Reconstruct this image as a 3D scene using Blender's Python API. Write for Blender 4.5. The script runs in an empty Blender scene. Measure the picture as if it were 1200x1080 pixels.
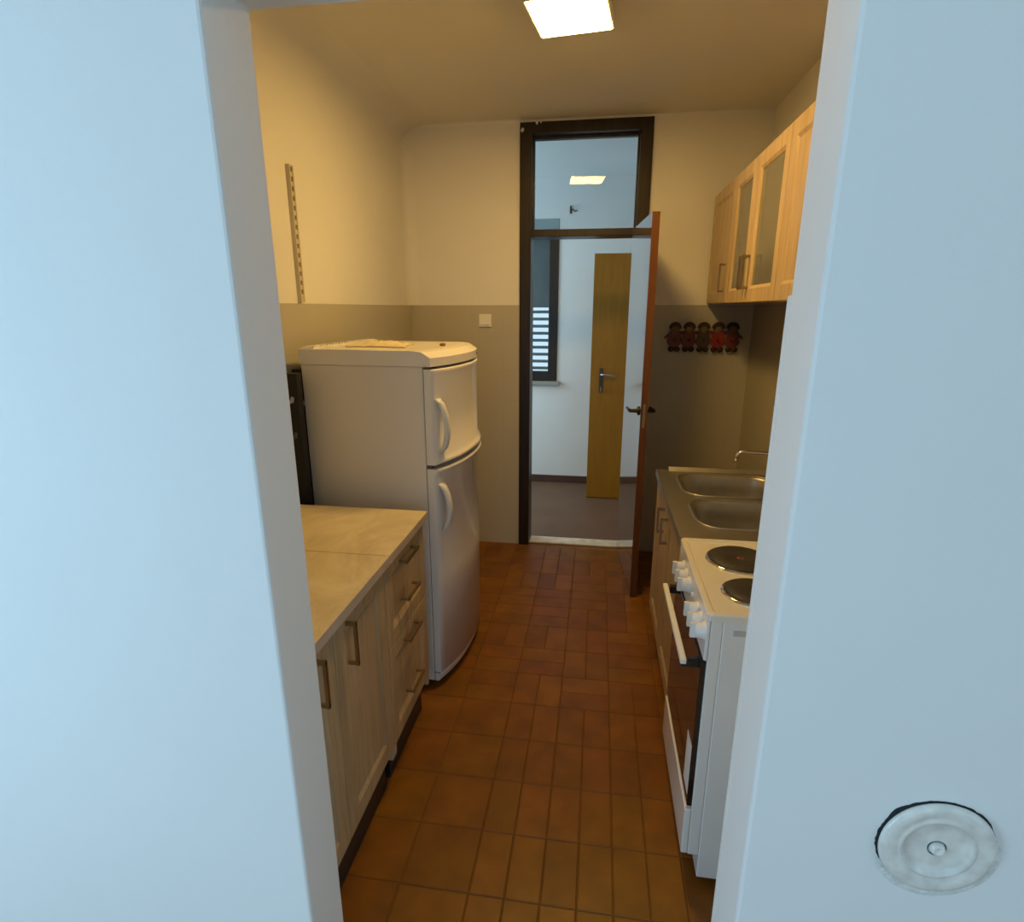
import bpy, bmesh, math, random
from mathutils import Vector, Matrix

random.seed(7)
S = bpy.context.scene
COL = S.collection
PI = math.pi

# ------------------------------------------------------------------ camera
CAM_H = 1.577
F_PX = 661.0
pitch = math.atan(179 / 661.0)
yaw = math.atan2(103.0, math.hypot(661.0, 179.0))
cam_data = bpy.data.cameras.new('camera')
cam_data.sensor_width = 36.0
cam_data.sensor_fit = 'HORIZONTAL'
cam_data.lens = F_PX / 1200.0 * 36.0
cam_data.clip_start = 0.02
cam = bpy.data.objects.new('camera', cam_data)
COL.objects.link(cam)
fh = Vector((-math.sin(yaw), math.cos(yaw), 0))
rt = Vector((math.cos(yaw), math.sin(yaw), 0))
fw = fh * math.cos(pitch) - Vector((0, 0, 1)) * math.sin(pitch)
up = Vector((0, 0, 1)) * math.cos(pitch) + fh * math.sin(pitch)
cam.matrix_world = Matrix(((rt.x, up.x, -fw.x, 0), (rt.y, up.y, -fw.y, 0), (rt.z, up.z, -fw.z, CAM_H), (0, 0, 0, 1)))
S.camera = cam

# ------------------------------------------------------------------ view, sky and daylight
S.view_settings.view_transform = 'Standard'
S.view_settings.look = 'None'
S.view_settings.exposure = 0.0
S.view_settings.gamma = 1.0
S.view_settings.use_curve_mapping = False
w = bpy.data.worlds.new('sky')
S.world = w
w.use_nodes = True
bg = w.node_tree.nodes['Background']
bg.inputs['Color'].default_value = (0.62, 0.84, 1.0, 1)
bg.inputs['Strength'].default_value = 1.2
DAY = (0.44, 0.74, 1.0)


def area(name, loc, aim, sx, sy, power, color):
    d = bpy.data.lights.new(name, 'AREA')
    d.shape = 'RECTANGLE'
    d.size, d.size_y = sx, sy
    d.energy = power
    d.color = color
    o = bpy.data.objects.new(name, d)
    COL.objects.link(o)
    o.location = loc
    o.rotation_euler = (Vector(aim) - Vector(loc)).to_track_quat('-Z', 'Y').to_euler()
    return o


# daylight lamps at assumed, unseen windows of the front room and hall
area('daylight_front_room_rear', (0.60, -2.98, 1.35), (0.60, 0.0, 1.25), 1.6, 1.8, 7, DAY)
area('daylight_front_room_side', (-2.28, -0.75, 1.25), (0.0, -0.4, 1.1), 1.2, 1.7, 41, DAY)
area('fill_front_room_far_side', (2.18, -0.65, 1.25), (0.0, -0.3, 1.1), 1.2, 1.7, 3, DAY)  # added fill for the left jamb and cabinets, at an assumed opening
area('daylight_hall', (-2.10, 4.42, 1.55), (0.0, 4.42, 1.3), 0.9, 1.5, 30, (0.52, 0.80, 1.0))

LAMP = (1.0, 0.60, 0.16)
LAMP_STRENGTH = 88.0


# ------------------------------------------------------------------ materials
def nmat(name):
    m = bpy.data.materials.new(name)
    m.use_nodes = True
    nt = m.node_tree
    return m, nt, nt.nodes['Principled BSDF']


def plain(name, col, rough=0.5, metal=0.0, var=0.06, scale=6.0, bump=0.0, bscale=120.0, coat=0.0, ior=1.45, trans=0.0):
    m, nt, b = nmat(name)
    tc = nt.nodes.new('ShaderNodeTexCoord')
    n = nt.nodes.new('ShaderNodeTexNoise')
    n.inputs['Scale'].default_value = scale
    n.inputs['Detail'].default_value = 4
    nt.links.new(tc.outputs['Object'], n.inputs['Vector'])
    r = nt.nodes.new('ShaderNodeValToRGB')
    r.color_ramp.elements[0].position = 0.3
    r.color_ramp.elements[1].position = 0.7
    r.color_ramp.elements[0].color = tuple(c * (1 - var) for c in col) + (1,)
    r.color_ramp.elements[1].color = tuple(min(1, c * (1 + var)) for c in col) + (1,)
    nt.links.new(n.outputs['Fac'], r.inputs['Fac'])
    nt.links.new(r.outputs['Color'], b.inputs['Base Color'])
    b.inputs['Roughness'].default_value = rough
    b.inputs['Metallic'].default_value = metal
    b.inputs['IOR'].default_value = ior
    b.inputs['Coat Weight'].default_value = coat
    b.inputs['Coat Roughness'].default_value = 0.05
    b.inputs['Transmission Weight'].default_value = trans
    if bump:
        n2 = nt.nodes.new('ShaderNodeTexNoise')
        n2.inputs['Scale'].default_value = bscale
        n2.inputs['Detail'].default_value = 3
        nt.links.new(tc.outputs['Object'], n2.inputs['Vector'])
        bp = nt.nodes.new('ShaderNodeBump')
        bp.inputs['Strength'].default_value = bump
        bp.inputs['Distance'].default_value = 0.01
        nt.links.new(n2.outputs['Fac'], bp.inputs['Height'])
        nt.links.new(bp.outputs['Normal'], b.inputs['Normal'])
    return m


def wood(name, c1, c2, rough=0.45, sc=(18, 18, 1.2), coat=0.0, dist=1.5, ior=1.45):
    m, nt, b = nmat(name)
    tc = nt.nodes.new('ShaderNodeTexCoord')
    mp = nt.nodes.new('ShaderNodeMapping')
    mp.inputs['Scale'].default_value = sc
    nt.links.new(tc.outputs['Object'], mp.inputs['Vector'])
    n = nt.nodes.new('ShaderNodeTexNoise')
    n.inputs['Scale'].default_value = 1.6
    n.inputs['Detail'].default_value = 8
    n.inputs['Roughness'].default_value = 0.62
    n.inputs['Distortion'].default_value = dist
    nt.links.new(mp.outputs['Vector'], n.inputs['Vector'])
    r = nt.nodes.new('ShaderNodeValToRGB')
    r.color_ramp.elements[0].position = 0.32
    r.color_ramp.elements[0].color = c1 + (1,)
    r.color_ramp.elements[1].position = 0.68
    r.color_ramp.elements[1].color = c2 + (1,)
    nt.links.new(n.outputs['Fac'], r.inputs['Fac'])
    nt.links.new(r.outputs['Color'], b.inputs['Base Color'])
    b.inputs['Roughness'].default_value = rough
    b.inputs['Coat Weight'].default_value = coat
    b.inputs['Coat Roughness'].default_value = 0.03
    b.inputs['IOR'].default_value = ior
    bp = nt.nodes.new('ShaderNodeBump')
    bp.inputs['Strength'].default_value = 0.06
    bp.inputs['Distance'].default_value = 0.004
    nt.links.new(n.outputs['Fac'], bp.inputs['Height'])
    nt.links.new(bp.outputs['Normal'], b.inputs['Normal'])
    return m


def wall_tile(name, col, joint, axis):
    """20 x 20 cm painted wall tiles; axis = 'x' or 'y' is the horizontal run."""
    m, nt, b = nmat(name)
    tc = nt.nodes.new('ShaderNodeTexCoord')
    sp = nt.nodes.new('ShaderNodeSeparateXYZ')
    nt.links.new(tc.outputs['Object'], sp.inputs[0])
    cb = nt.nodes.new('ShaderNodeCombineXYZ')
    nt.links.new(sp.outputs['X' if axis == 'x' else 'Y'], cb.inputs[0])
    nt.links.new(sp.outputs['Z'], cb.inputs[1])
    br = nt.nodes.new('ShaderNodeTexBrick')
    br.offset = 0.0
    br.inputs['Scale'].default_value = 1.0
    br.inputs['Mortar Size'].default_value = 0.0016
    br.inputs['Mortar Smooth'].default_value = 0.6
    br.inputs['Brick Width'].default_value = 0.2
    br.inputs['Row Height'].default_value = 0.1995
    br.inputs['Color1'].default_value = col + (1,)
    br.inputs['Color2'].default_value = tuple(c * 0.985 for c in col) + (1,)
    br.inputs['Mortar'].default_value = joint + (1,)
    nt.links.new(cb.outputs[0], br.inputs['Vector'])
    nt.links.new(br.outputs['Color'], b.inputs['Base Color'])
    b.inputs['Roughness'].default_value = 0.42
    n2 = nt.nodes.new('ShaderNodeTexNoise')
    n2.inputs['Scale'].default_value = 14
    nt.links.new(tc.outputs['Object'], n2.inputs['Vector'])
    mx = nt.nodes.new('ShaderNodeMath')
    mx.operation = 'MULTIPLY_ADD'
    mx.inputs[1].default_value = 0.12
    nt.links.new(n2.outputs['Fac'], mx.inputs[0])
    iv = nt.nodes.new('ShaderNodeMath')
    iv.operation = 'SUBTRACT'
    iv.inputs[0].default_value = 1.0
    nt.links.new(br.outputs['Fac'], iv.inputs[1])
    nt.links.new(iv.outputs[0], mx.inputs[2])
    bp = nt.nodes.new('ShaderNodeBump')
    bp.inputs['Strength'].default_value = 0.16
    bp.inputs['Distance'].default_value = 0.004
    nt.links.new(mx.outputs[0], bp.inputs['Height'])
    nt.links.new(bp.outputs['Normal'], b.inputs['Normal'])
    return m


def pane_glass(name, ior=1.45, tint=(1, 1, 1), rough=0.0, milky=0.0):
    m = bpy.data.materials.new(name)
    m.use_nodes = True
    nt = m.node_tree
    nt.nodes.clear()
    out = nt.nodes.new('ShaderNodeOutputMaterial')
    mix = nt.nodes.new('ShaderNodeMixShader')
    fr = nt.nodes.new('ShaderNodeFresnel')
    fr.inputs['IOR'].default_value = ior
    tr = nt.nodes.new('ShaderNodeBsdfTransparent')
    tr.inputs['Color'].default_value = tint + (1,)
    gl = nt.nodes.new('ShaderNodeBsdfGlossy')
    gl.inputs['Roughness'].default_value = rough
    nt.links.new(fr.outputs[0], mix.inputs[0])
    if milky:   # diffuse share that makes the pane paler
        mk = nt.nodes.new('ShaderNodeMixShader')
        mk.inputs[0].default_value = milky
        df = nt.nodes.new('ShaderNodeBsdfDiffuse')
        df.inputs['Color'].default_value = (0.8, 0.8, 0.74, 1)
        nt.links.new(tr.outputs[0], mk.inputs[1])
        nt.links.new(df.outputs[0], mk.inputs[2])
        nt.links.new(mk.outputs[0], mix.inputs[1])
    else:
        nt.links.new(tr.outputs[0], mix.inputs[1])
    nt.links.new(gl.outputs[0], mix.inputs[2])
    nt.links.new(mix.outputs[0], out.inputs['Surface'])
    return m


def emit(name, col, s):
    m, nt, b = nmat(name)
    b.inputs['Base Color'].default_value = (0.9, 0.9, 0.9, 1)
    b.inputs['Emission Color'].default_value = col + (1,)
    b.inputs['Emission Strength'].default_value = s
    return m


def floor_tile_mat():
    m, nt, b = nmat('terracotta_tile')
    at = nt.nodes.new('ShaderNodeAttribute')
    at.attribute_name = 'tile_colour'
    tc = nt.nodes.new('ShaderNodeTexCoord')
    n = nt.nodes.new('ShaderNodeTexNoise')
    n.inputs['Scale'].default_value = 9
    n.inputs['Detail'].default_value = 5
    nt.links.new(tc.outputs['Object'], n.inputs['Vector'])
    r = nt.nodes.new('ShaderNodeValToRGB')
    r.color_ramp.elements[0].position = 0.3
    r.color_ramp.elements[0].color = (0.72, 0.72, 0.72, 1)
    r.color_ramp.elements[1].position = 0.7
    r.color_ramp.elements[1].color = (1.1, 1.1, 1.1, 1)
    nt.links.new(n.outputs['Fac'], r.inputs['Fac'])
    mx = nt.nodes.new('ShaderNodeMix')
    mx.data_type = 'RGBA'
    mx.blend_type = 'MULTIPLY'
    mx.inputs['Factor'].default_value = 1.0
    nt.links.new(at.outputs['Color'], mx.inputs[6])
    nt.links.new(r.outputs['Color'], mx.inputs[7])
    nt.links.new(mx.outputs[2], b.inputs['Base Color'])
    b.inputs['Roughness'].default_value = 0.42
    b.inputs['Specular IOR Level'].default_value = 0.35
    n2 = nt.nodes.new('ShaderNodeTexNoise')
    n2.inputs['Scale'].default_value = 40
    nt.links.new(tc.outputs['Object'], n2.inputs['Vector'])
    bp = nt.nodes.new('ShaderNodeBump')
    bp.inputs['Strength'].default_value = 0.12
    bp.inputs['Distance'].default_value = 0.003
    nt.links.new(n2.outputs['Fac'], bp.inputs['Height'])
    nt.links.new(bp.outputs['Normal'], b.inputs['Normal'])
    return m


M = {}
M['wall'] = plain('white_wall_paint', (0.80, 0.79, 0.76), 0.75, var=0.02, scale=2.5, bump=0.10, bscale=60)
M['wall_front'] = plain('white_wall_paint_front', (0.80, 0.80, 0.79), 0.8, var=0.015, scale=2.0, bump=0.08, bscale=50)
M['ceiling'] = plain('ceiling_paint', (0.78, 0.77, 0.74), 0.85, var=0.02, scale=2)
M['tile_x'] = wall_tile('beige_tile_back', (0.49, 0.465, 0.38), (0.425, 0.40, 0.325), 'x')
M['tile_y'] = wall_tile('beige_tile_side', (0.49, 0.465, 0.38), (0.425, 0.40, 0.325), 'y')
M['floor'] = floor_tile_mat()
M['grout'] = plain('dark_grout', (0.15, 0.064, 0.008), 0.8)
M['hallfloor'] = plain('brown_hall_tile', (0.150, 0.076, 0.040), 0.6, var=0.12, scale=3)
M['skirt'] = plain('brown_skirting_tile', (0.085, 0.042, 0.028), 0.45)
M['frontfloor'] = wood('parquet', (0.28, 0.16, 0.08), (0.40, 0.25, 0.14), 0.4, (3, 18, 1))
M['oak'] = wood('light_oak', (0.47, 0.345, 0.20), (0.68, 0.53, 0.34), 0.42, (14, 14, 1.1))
M['oak_base_shaded'] = wood('oak_shaded_fronts', (0.385, 0.275, 0.150), (0.54, 0.41, 0.25), 0.45, (14, 14, 1.1))  # the wall cabinets' oak, darkened to carry the shade on the base fronts
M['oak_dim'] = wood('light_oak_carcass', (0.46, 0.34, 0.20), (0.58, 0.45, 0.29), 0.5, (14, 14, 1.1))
M['worktop'] = wood('beige_stone_laminate', (0.58, 0.49, 0.32), (0.76, 0.67, 0.46), 0.34, (2.6, 1.6, 2.0), dist=3.2)
M['worktop_edge'] = plain('worktop_edge', (0.50, 0.42, 0.33), 0.4)
M['white_enamel'] = plain('white_enamel', (0.80, 0.80, 0.78), 0.22, var=0.02, coat=0.3)
M['cooktop'] = plain('cooktop_enamel', (0.80, 0.77, 0.68), 0.18, var=0.02, coat=0.4)
M['white_plastic'] = plain('white_plastic', (0.82, 0.82, 0.80), 0.3, var=0.02)
M['fridge'] = plain('fridge_enamel', (0.80, 0.78, 0.74), 0.38, var=0.015, scale=3, bump=0.02, bscale=300)
M['fridge_door'] = plain('fridge_door_enamel', (0.85, 0.83, 0.80), 0.25, var=0.015, scale=3, coat=0.2)
M['gasket'] = plain('grey_gasket', (0.12, 0.11, 0.10), 0.7)
M['black'] = plain('black_metal', (0.012, 0.012, 0.013), 0.5)
M['black_plastic'] = plain('black_plastic', (0.02, 0.018, 0.018), 0.4)
M['iron'] = plain('cast_iron_plate', (0.035, 0.03, 0.026), 0.55, bump=0.05)
M['red'] = plain('red_dot', (0.20, 0.035, 0.025), 0.5)
M['steel'] = plain('stainless_steel', (0.40, 0.385, 0.36), 0.42, metal=1.0, var=0.05, scale=30)
M['chrome'] = plain('chrome', (0.75, 0.74, 0.72), 0.08, metal=1.0)
M['brass'] = plain('brushed_handle', (0.40, 0.32, 0.21), 0.35, metal=1.0)
M['dark_handle'] = plain('dark_handle', (0.10, 0.085, 0.07), 0.35, metal=1.0)
M['oven_glass'] = plain('oven_glass', (0.014, 0.010, 0.008), 0.06, var=0.0, coat=0.5)
M['dark_frame'] = wood('dark_brown_frame', (0.010, 0.006, 0.004), (0.030, 0.018, 0.011), 0.35, (16, 16, 1.0))
M['leaf_face'] = wood('brown_lacquer_face', (0.10, 0.055, 0.022), (0.16, 0.09, 0.04), 0.10, (16, 16, 1.0), coat=1.0, ior=1.6)
M['leaf_edge'] = wood('orange_brown_edge', (0.105, 0.036, 0.008), (0.17, 0.060, 0.012), 0.5, (16, 16, 1.0))
M['ochre'] = wood('ochre_door', (0.28, 0.115, 0.004), (0.34, 0.147, 0.006), 0.4, (14, 14, 1.0))
M['glass'] = pane_glass('transom_glass', 1.30, (0.90, 0.92, 0.93))
M['cab_glass'] = pane_glass('cabinet_glass', 1.9, (0.92, 0.93, 0.88), 0.04, 0.26)
M['diffuser'] = emit('lamp_diffuser', LAMP, LAMP_STRENGTH)
M['marble'] = plain('pale_marble', (0.66, 0.58, 0.44), 0.3, var=0.2, scale=14)
M['shutter'] = plain('grey_shutter', (0.30, 0.36, 0.37), 0.5)
M['sill'] = plain('pale_stone_sill', (0.34, 0.31, 0.27), 0.5)
M['rail'] = plain('beige_rail', (0.60, 0.54, 0.42), 0.5)
M['slot'] = plain('rail_slot', (0.05, 0.04, 0.03), 0.8)
M['paper'] = plain('crumpled_bag', (0.72, 0.62, 0.42), 0.6, var=0.12, scale=25)
M['cover'] = plain('cover_enamel', (0.74, 0.72, 0.67), 0.2, var=0.14, scale=38, coat=0.3)
M['hole'] = plain('dark_gap', (0.02, 0.025, 0.028), 0.9)
M['plaster'] = plain('chipped_plaster', (0.72, 0.74, 0.72), 0.8, var=0.12, scale=60, bump=0.4, bscale=150)
M['tag'] = plain('brown_tag', (0.22, 0.12, 0.06), 0.5)
M['figure_red'] = plain('red_coat', (0.27, 0.022, 0.014), 0.5)
M['figure_maroon'] = plain('maroon_coat', (0.16, 0.03, 0.022), 0.5)
M['figure_dark'] = plain('dark_coat', (0.075, 0.045, 0.02), 0.5)
M['figure_hat'] = plain('dark_hat', (0.045, 0.02, 0.012), 0.6)
M['figure_face'] = plain('tan_face', (0.20, 0.125, 0.06), 0.6)
M['grey_strip'] = plain('grey_strip', (0.48, 0.48, 0.49), 0.5)


# ------------------------------------------------------------------ mesh helpers
def bm_new():
    return bmesh.new()


def bx(bm, x0, x1, y0, y1, z0, z1, mi=0):
    v = [bm.verts.new((x, y, z)) for x in (x0, x1) for y in (y0, y1) for z in (z0, z1)]
    for f in ((0, 1, 3, 2), (4, 6, 7, 5), (0, 4, 5, 1), (2, 3, 7, 6), (0, 2, 6, 4), (1, 5, 7, 3)):
        bm.faces.new([v[i] for i in f]).material_index = mi
    return v


def prism(bm, pts, axis, a0, a1, mi=0):
    """polygon of 2-D points extruded along an axis ('x','y','z')."""
    def p3(p, a):
        return {'x': (a, p[0], p[1]), 'y': (p[0], a, p[1]), 'z': (p[0], p[1], a)}[axis]
    A = [bm.verts.new(p3(p, a0)) for p in pts]
    B = [bm.verts.new(p3(p, a1)) for p in pts]
    n = len(pts)
    bm.faces.new(A).material_index = mi
    bm.faces.new(B[::-1]).material_index = mi
    for i in range(n):
        bm.faces.new((A[i], B[i], B[(i + 1) % n], A[(i + 1) % n])).material_index = mi


def lathe(bm, prof, origin, axis, seg=32, mi=0):
    """profile [(r, h)] turned about an axis vector through origin."""
    ax = Vector(axis).normalized()
    q = ax.to_track_quat('Z', 'Y')
    rings = []
    for r, h in prof:
        if r < 1e-6:
            rings.append([bm.verts.new(Vector(origin) + q @ Vector((0, 0, h)))])
        else:
            rings.append([bm.verts.new(Vector(origin) + q @ Vector((r * math.cos(2 * PI * k / seg), r * math.sin(2 * PI * k / seg), h))) for k in range(seg)])
    for a, b in zip(rings, rings[1:]):
        for k in range(seg):
            k2 = (k + 1) % seg
            if len(a) == 1 and len(b) == 1:
                continue
            if len(a) == 1:
                f = bm.faces.new((a[0], b[k], b[k2]))
            elif len(b) == 1:
                f = bm.faces.new((a[k], b[0], a[k2]))
            else:
                f = bm.faces.new((a[k], b[k], b[k2], a[k2]))
            f.material_index = mi
            f.smooth = True


def tube(bm, pts, r, seg=10, mi=0):
    pts = [Vector(p) for p in pts]
    rs = r if isinstance(r, (list, tuple)) else [r] * len(pts)
    rings = []
    ref = None
    for i, p in enumerate(pts):
        d = (pts[min(i + 1, len(pts) - 1)] - pts[max(i - 1, 0)]).normalized()
        if ref is None:
            ref = d.orthogonal().normalized()
        u = (ref - d * ref.dot(d)).normalized()
        v = d.cross(u)
        ref = u
        rings.append([bm.verts.new(p + (u * math.cos(2 * PI * k / seg) + v * math.sin(2 * PI * k / seg)) * rs[i]) for k in range(seg)])
    for a, b in zip(rings, rings[1:]):
        for k in range(seg):
            f = bm.faces.new((a[k], a[(k + 1) % seg], b[(k + 1) % seg], b[k]))
            f.smooth = True
            f.material_index = mi
    bm.faces.new(rings[0][::-1]).material_index = mi
    bm.faces.new(rings[-1]).material_index = mi


def rrect(x0, x1, y0, y1, r, n=6):
    pts = []
    for cx, cy, a in ((x1 - r, y1 - r, 0), (x0 + r, y1 - r, 90), (x0 + r, y0 + r, 180), (x1 - r, y0 + r, 270)):
        for k in range(n + 1):
            t = math.radians(a + 90 * k / n)
            pts.append((cx + r * math.cos(t), cy + r * math.sin(t)))
    return pts


WORLD = {}


def origin_of(o):
    v = Vector((0, 0, 0))
    while o is not None:
        v += Vector(o.location)
        o = o.parent
    return v


def obj(name, bm, mats, parent=None, bevel=0.0, seg=2, local=False, smooth=False, loc=None):
    """links bm as ONE mesh object; coordinates are in the room unless local=True."""
    if not isinstance(mats, (list, tuple)):
        mats = [mats]
    bmesh.ops.recalc_face_normals(bm, faces=bm.faces)
    base = origin_of(parent) if parent is not None else Vector(loc or (0, 0, 0))
    if not local and base.length > 0:
        bmesh.ops.translate(bm, verts=bm.verts, vec=-base)
    me = bpy.data.meshes.new(name)
    bm.to_mesh(me)
    bm.free()
    for m in mats:
        me.materials.append(m)
    if smooth:
        for p in me.polygons:
            p.use_smooth = True
    o = bpy.data.objects.new(name, me)
    COL.objects.link(o)
    if parent is not None:
        o.parent = parent
    elif loc:
        o.location = loc
    if bevel:
        md = o.modifiers.new('edge', 'BEVEL')
        md.width = bevel
        md.segments = seg
        md.limit_method = 'ANGLE'
        md.angle_limit = math.radians(40)
    return o


def tag(o, label, cat, group=None):
    o['label'] = label
    o['category'] = cat
    if group:
        o['group'] = group
    return o


def thing(name, label, cat, loc, rotz=0.0, group=None):
    o = bpy.data.objects.new(name, None)
    COL.objects.link(o)
    o.location = loc
    o.rotation_euler = (0, 0, rotz)
    o.empty_display_size = 0.05
    return tag(o, label, cat, group)


def struct(name, bm, mats, label=None, parent=None, bevel=0.0):
    o = obj(name, bm, mats, parent, bevel)
    if parent is None:
        o['kind'] = 'structure'
        if label:
            o['label'] = label
    return o


def copy_tree(o, parent=None):
    c = o.copy()
    COL.objects.link(c)
    if parent is not None:
        c.parent = parent
    for ch in [x for x in bpy.data.objects if x.parent == o]:
        copy_tree(ch, c)
    return c


def wall_grid(xs, zs, solid, y0, y1):
    """wall in an X-Z plane with openings; solid(i, j) tells which cells are filled."""
    bm = bm_new()
    n, m = len(xs) - 1, len(zs) - 1
    V = {}

    def v(i, j, y):
        k = (i, j, y)
        if k not in V:
            V[k] = bm.verts.new((xs[i], y, zs[j]))
        return V[k]
    ok = lambda i, j: 0 <= i < n and 0 <= j < m and solid(i, j)
    for i in range(n):
        for j in range(m):
            if not ok(i, j):
                continue
            bm.faces.new((v(i, j, y0), v(i + 1, j, y0), v(i + 1, j + 1, y0), v(i, j + 1, y0)))
            bm.faces.new((v(i, j, y1), v(i, j + 1, y1), v(i + 1, j + 1, y1), v(i + 1, j, y1)))
            for di, dj, a, b in ((-1, 0, (i, j), (i, j + 1)), (1, 0, (i + 1, j), (i + 1, j + 1)), (0, -1, (i, j), (i + 1, j)), (0, 1, (i, j + 1), (i + 1, j + 1))):
                if not ok(i + di, j + dj):
                    bm.faces.new((v(*a, y0), v(*b, y0), v(*b, y1), v(*a, y1)))
    return bm


def box_obj(name, b, mats, parent=None, bevel=0.0):
    bm = bm_new()
    bx(bm, *b)
    return obj(name, bm, mats, parent, bevel)


# ------------------------------------------------------------------ the setting
YB = 3.606          # kitchen face of the far wall
YH = 3.735          # hall face of it
YF = 5.08           # far wall of the hall
XL, XR = -1.2, 0.90
ZC = 2.62
JL, JR, LINT = -0.522, 0.272, 1.995
WN, WK = 0.78, 0.90  # doorway wall: camera side, kitchen side

# doorway wall the camera looks through
bm = wall_grid([-2.4, JL, JR, 2.3], [0, LINT, 2.70], lambda i, j: not (i == 1 and j == 0), WN, WK)
struct('wall_front', bm, M['wall_front'], 'white plastered wall with an open doorway into the kitchen', bevel=0.005)
# far wall with the dark-framed door
FX0, FX1, FZ = -0.493, 0.259, 2.602
bm = wall_grid([XL - 0.1, FX0 + 0.03, FX1 - 0.03, 1.05], [0, FZ - 0.03, ZC + 0.08], lambda i, j: not (i == 1 and j == 0), YB, YH)
struct('wall_back', bm, M['wall'], 'kitchen end wall around the dark door frame')
bm = bm_new(); bx(bm, XL - 0.1, XL, WK, YB, 0, ZC + 0.08)
struct('wall_left', bm, M['wall'])
bm = bm_new(); bx(bm, XR, XR + 0.1, WK, YB, 0, ZC + 0.08)
struct('wall_right', bm, M['wall'])
bm = bm_new(); bx(bm, XL - 0.1, XR + 0.1, WK, YB, ZC, ZC + 0.08)
struct('ceiling', bm, M['ceiling'])

ZT = 1.595
# soft coved plaster where the walls meet the ceiling and each other


def cove(name, a, b, c, r, n=10):
    """concave fillet along the corner line a-b; c = (unit, unit) directions of the two surfaces away from the corner."""
    bm = bm_new()
    a, b = Vector(a), Vector(b)
    u, v = Vector(c[0]), Vector(c[1])
    rows = []
    for k in range(n + 1):
        t = (PI / 2) * k / n
        off = u * (r * (1 - math.sin(t))) + v * (r * (1 - math.cos(t)))
        rows.append((bm.verts.new(a + off), bm.verts.new(b + off)))
    for p, q in zip(rows, rows[1:]):
        f = bm.faces.new((p[0], q[0], q[1], p[1])); f.smooth = True
    o0 = [[bm.verts.new(w_.co) for w_ in p] for p in rows]      # flat backs, not shaded with the curve
    ca, cb = bm.verts.new(a), bm.verts.new(b)
    bm.faces.new((o0[-1][0], ca, cb, o0[-1][1])); bm.faces.new((ca, o0[0][0], o0[0][1], cb))
    bm.faces.new([p[0] for p in o0] + [ca]); bm.faces.new([p[1] for p in o0][::-1] + [cb])
    return struct(name, bm, M['wall'])


cove('trim_6', (XL, WK, ZC), (XL, YB, ZC), ((1, 0, 0), (0, 0, -1)), 0.13)
cove('trim_7', (XL, YB, ZT), (XL, YB, ZC), ((1, 0, 0), (0, -1, 0)), 0.07)
cove('trim_8', (XL, YB, ZC), (FX0 - 0.001, YB, ZC), ((0, -1, 0), (0, 0, -1)), 0.018)

# tiled dado (20 cm tiles, 1.595 m high)
bm = bm_new(); bx(bm, XL, FX0 - 0.001, YB - 0.008, YB, 0, ZT); bx(bm, FX1 + 0.001, XR, YB - 0.008, YB, 0, ZT)
struct('trim_1', bm, M['tile_x'], 'beige tiled lower part of the kitchen end wall')
bm = bm_new(); bx(bm, XL, XL + 0.008, WK, YB - 0.008, 0, ZT)
struct('trim_2', bm, M['tile_y'], 'beige tiled lower part of the wall behind the refrigerator')
bm = bm_new(); bx(bm, XR - 0.008, XR, WK, YB - 0.008, 0, ZT)
struct('trim_3', bm, M['tile_y'], 'beige tiled lower part of the wall behind the sink')
bm = bm_new(); bx(bm, JR + 0.0005, XR - 0.008, WK, WK + 0.018, 0, ZT)
struct('trim_4', bm, M['wall'], 'tiled lower part of the doorway wall on its kitchen side', bevel=0.003)

# floor: 10 x 20 cm tiles laid one by one on grout
bm = bm_new()
bx(bm, XL - 0.1, XR + 0.1, WN - 0.001, YB + 0.02, -0.08, -0.0025, 1)
lay = bm.loops.layers.float_color.new('tile_colour')


def floor_tile(x0, x1, y0, y1):
    g, bv, z0 = 0.0017, 0.0022, -0.0028
    x0, x1, y0, y1 = max(x0, XL) + g, min(x1, XR) - g, max(y0, WN) + g, min(y1, YB - 0.004) - g
    if x1 - x0 < 0.015 or y1 - y0 < 0.015:
        return
    t = random.random()
    k = random.uniform(0.88, 1.10)
    a, b_ = (0.245, 0.098, 0.005), (0.215, 0.074, 0.007)
    c = tuple((a[i] * (1 - t) + b_[i] * t) * k for i in range(3)) + (1,)
    lo = [bm.verts.new(p) for p in ((x0, y0, z0), (x1, y0, z0), (x1, y1, z0), (x0, y1, z0))]
    hz = random.uniform(-0.0006, 0)
    hi = [bm.verts.new(p) for p in ((x0 + bv, y0 + bv, hz), (x1 - bv, y0 + bv, hz), (x1 - bv, y1 - bv, hz), (x0 + bv, y1 - bv, hz))]
    fs = [bm.faces.new(hi)] + [bm.faces.new((lo[i], lo[(i + 1) % 4], hi[(i + 1) % 4], hi[i])) for i in range(4)]
    for f in fs:
        f.material_index = 0
        for l in f.loops:
            l[lay] = c


iy = -2
while 1.174 + 0.2 * iy < YB:
    y = 1.174 + 0.2 * iy
    ix = -6
    while -0.1 + 0.2 * ix < XR:
        x = -0.1 + 0.2 * ix
        if x < -0.35:
            horiz = True if y < 1.9 else random.random() < 0.7
        elif y < 1.85:
            horiz = False
        else:
            horiz = random.random() < 0.42
        if x < -0.35 and y < 1.95:
            floor_tile(x, x + 0.2, y, y + 0.2)
        elif horiz:
            floor_tile(x, x + 0.2, y, y + 0.1); floor_tile(x, x + 0.2, y + 0.1, y + 0.2)
        else:
            floor_tile(x, x + 0.1, y, y + 0.2); floor_tile(x + 0.1, x + 0.2, y, y + 0.2)
        ix += 1
    iy += 1
struct('floor', bm, [M['floor'], M['grout']], 'brown terracotta tiled kitchen floor')

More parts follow.
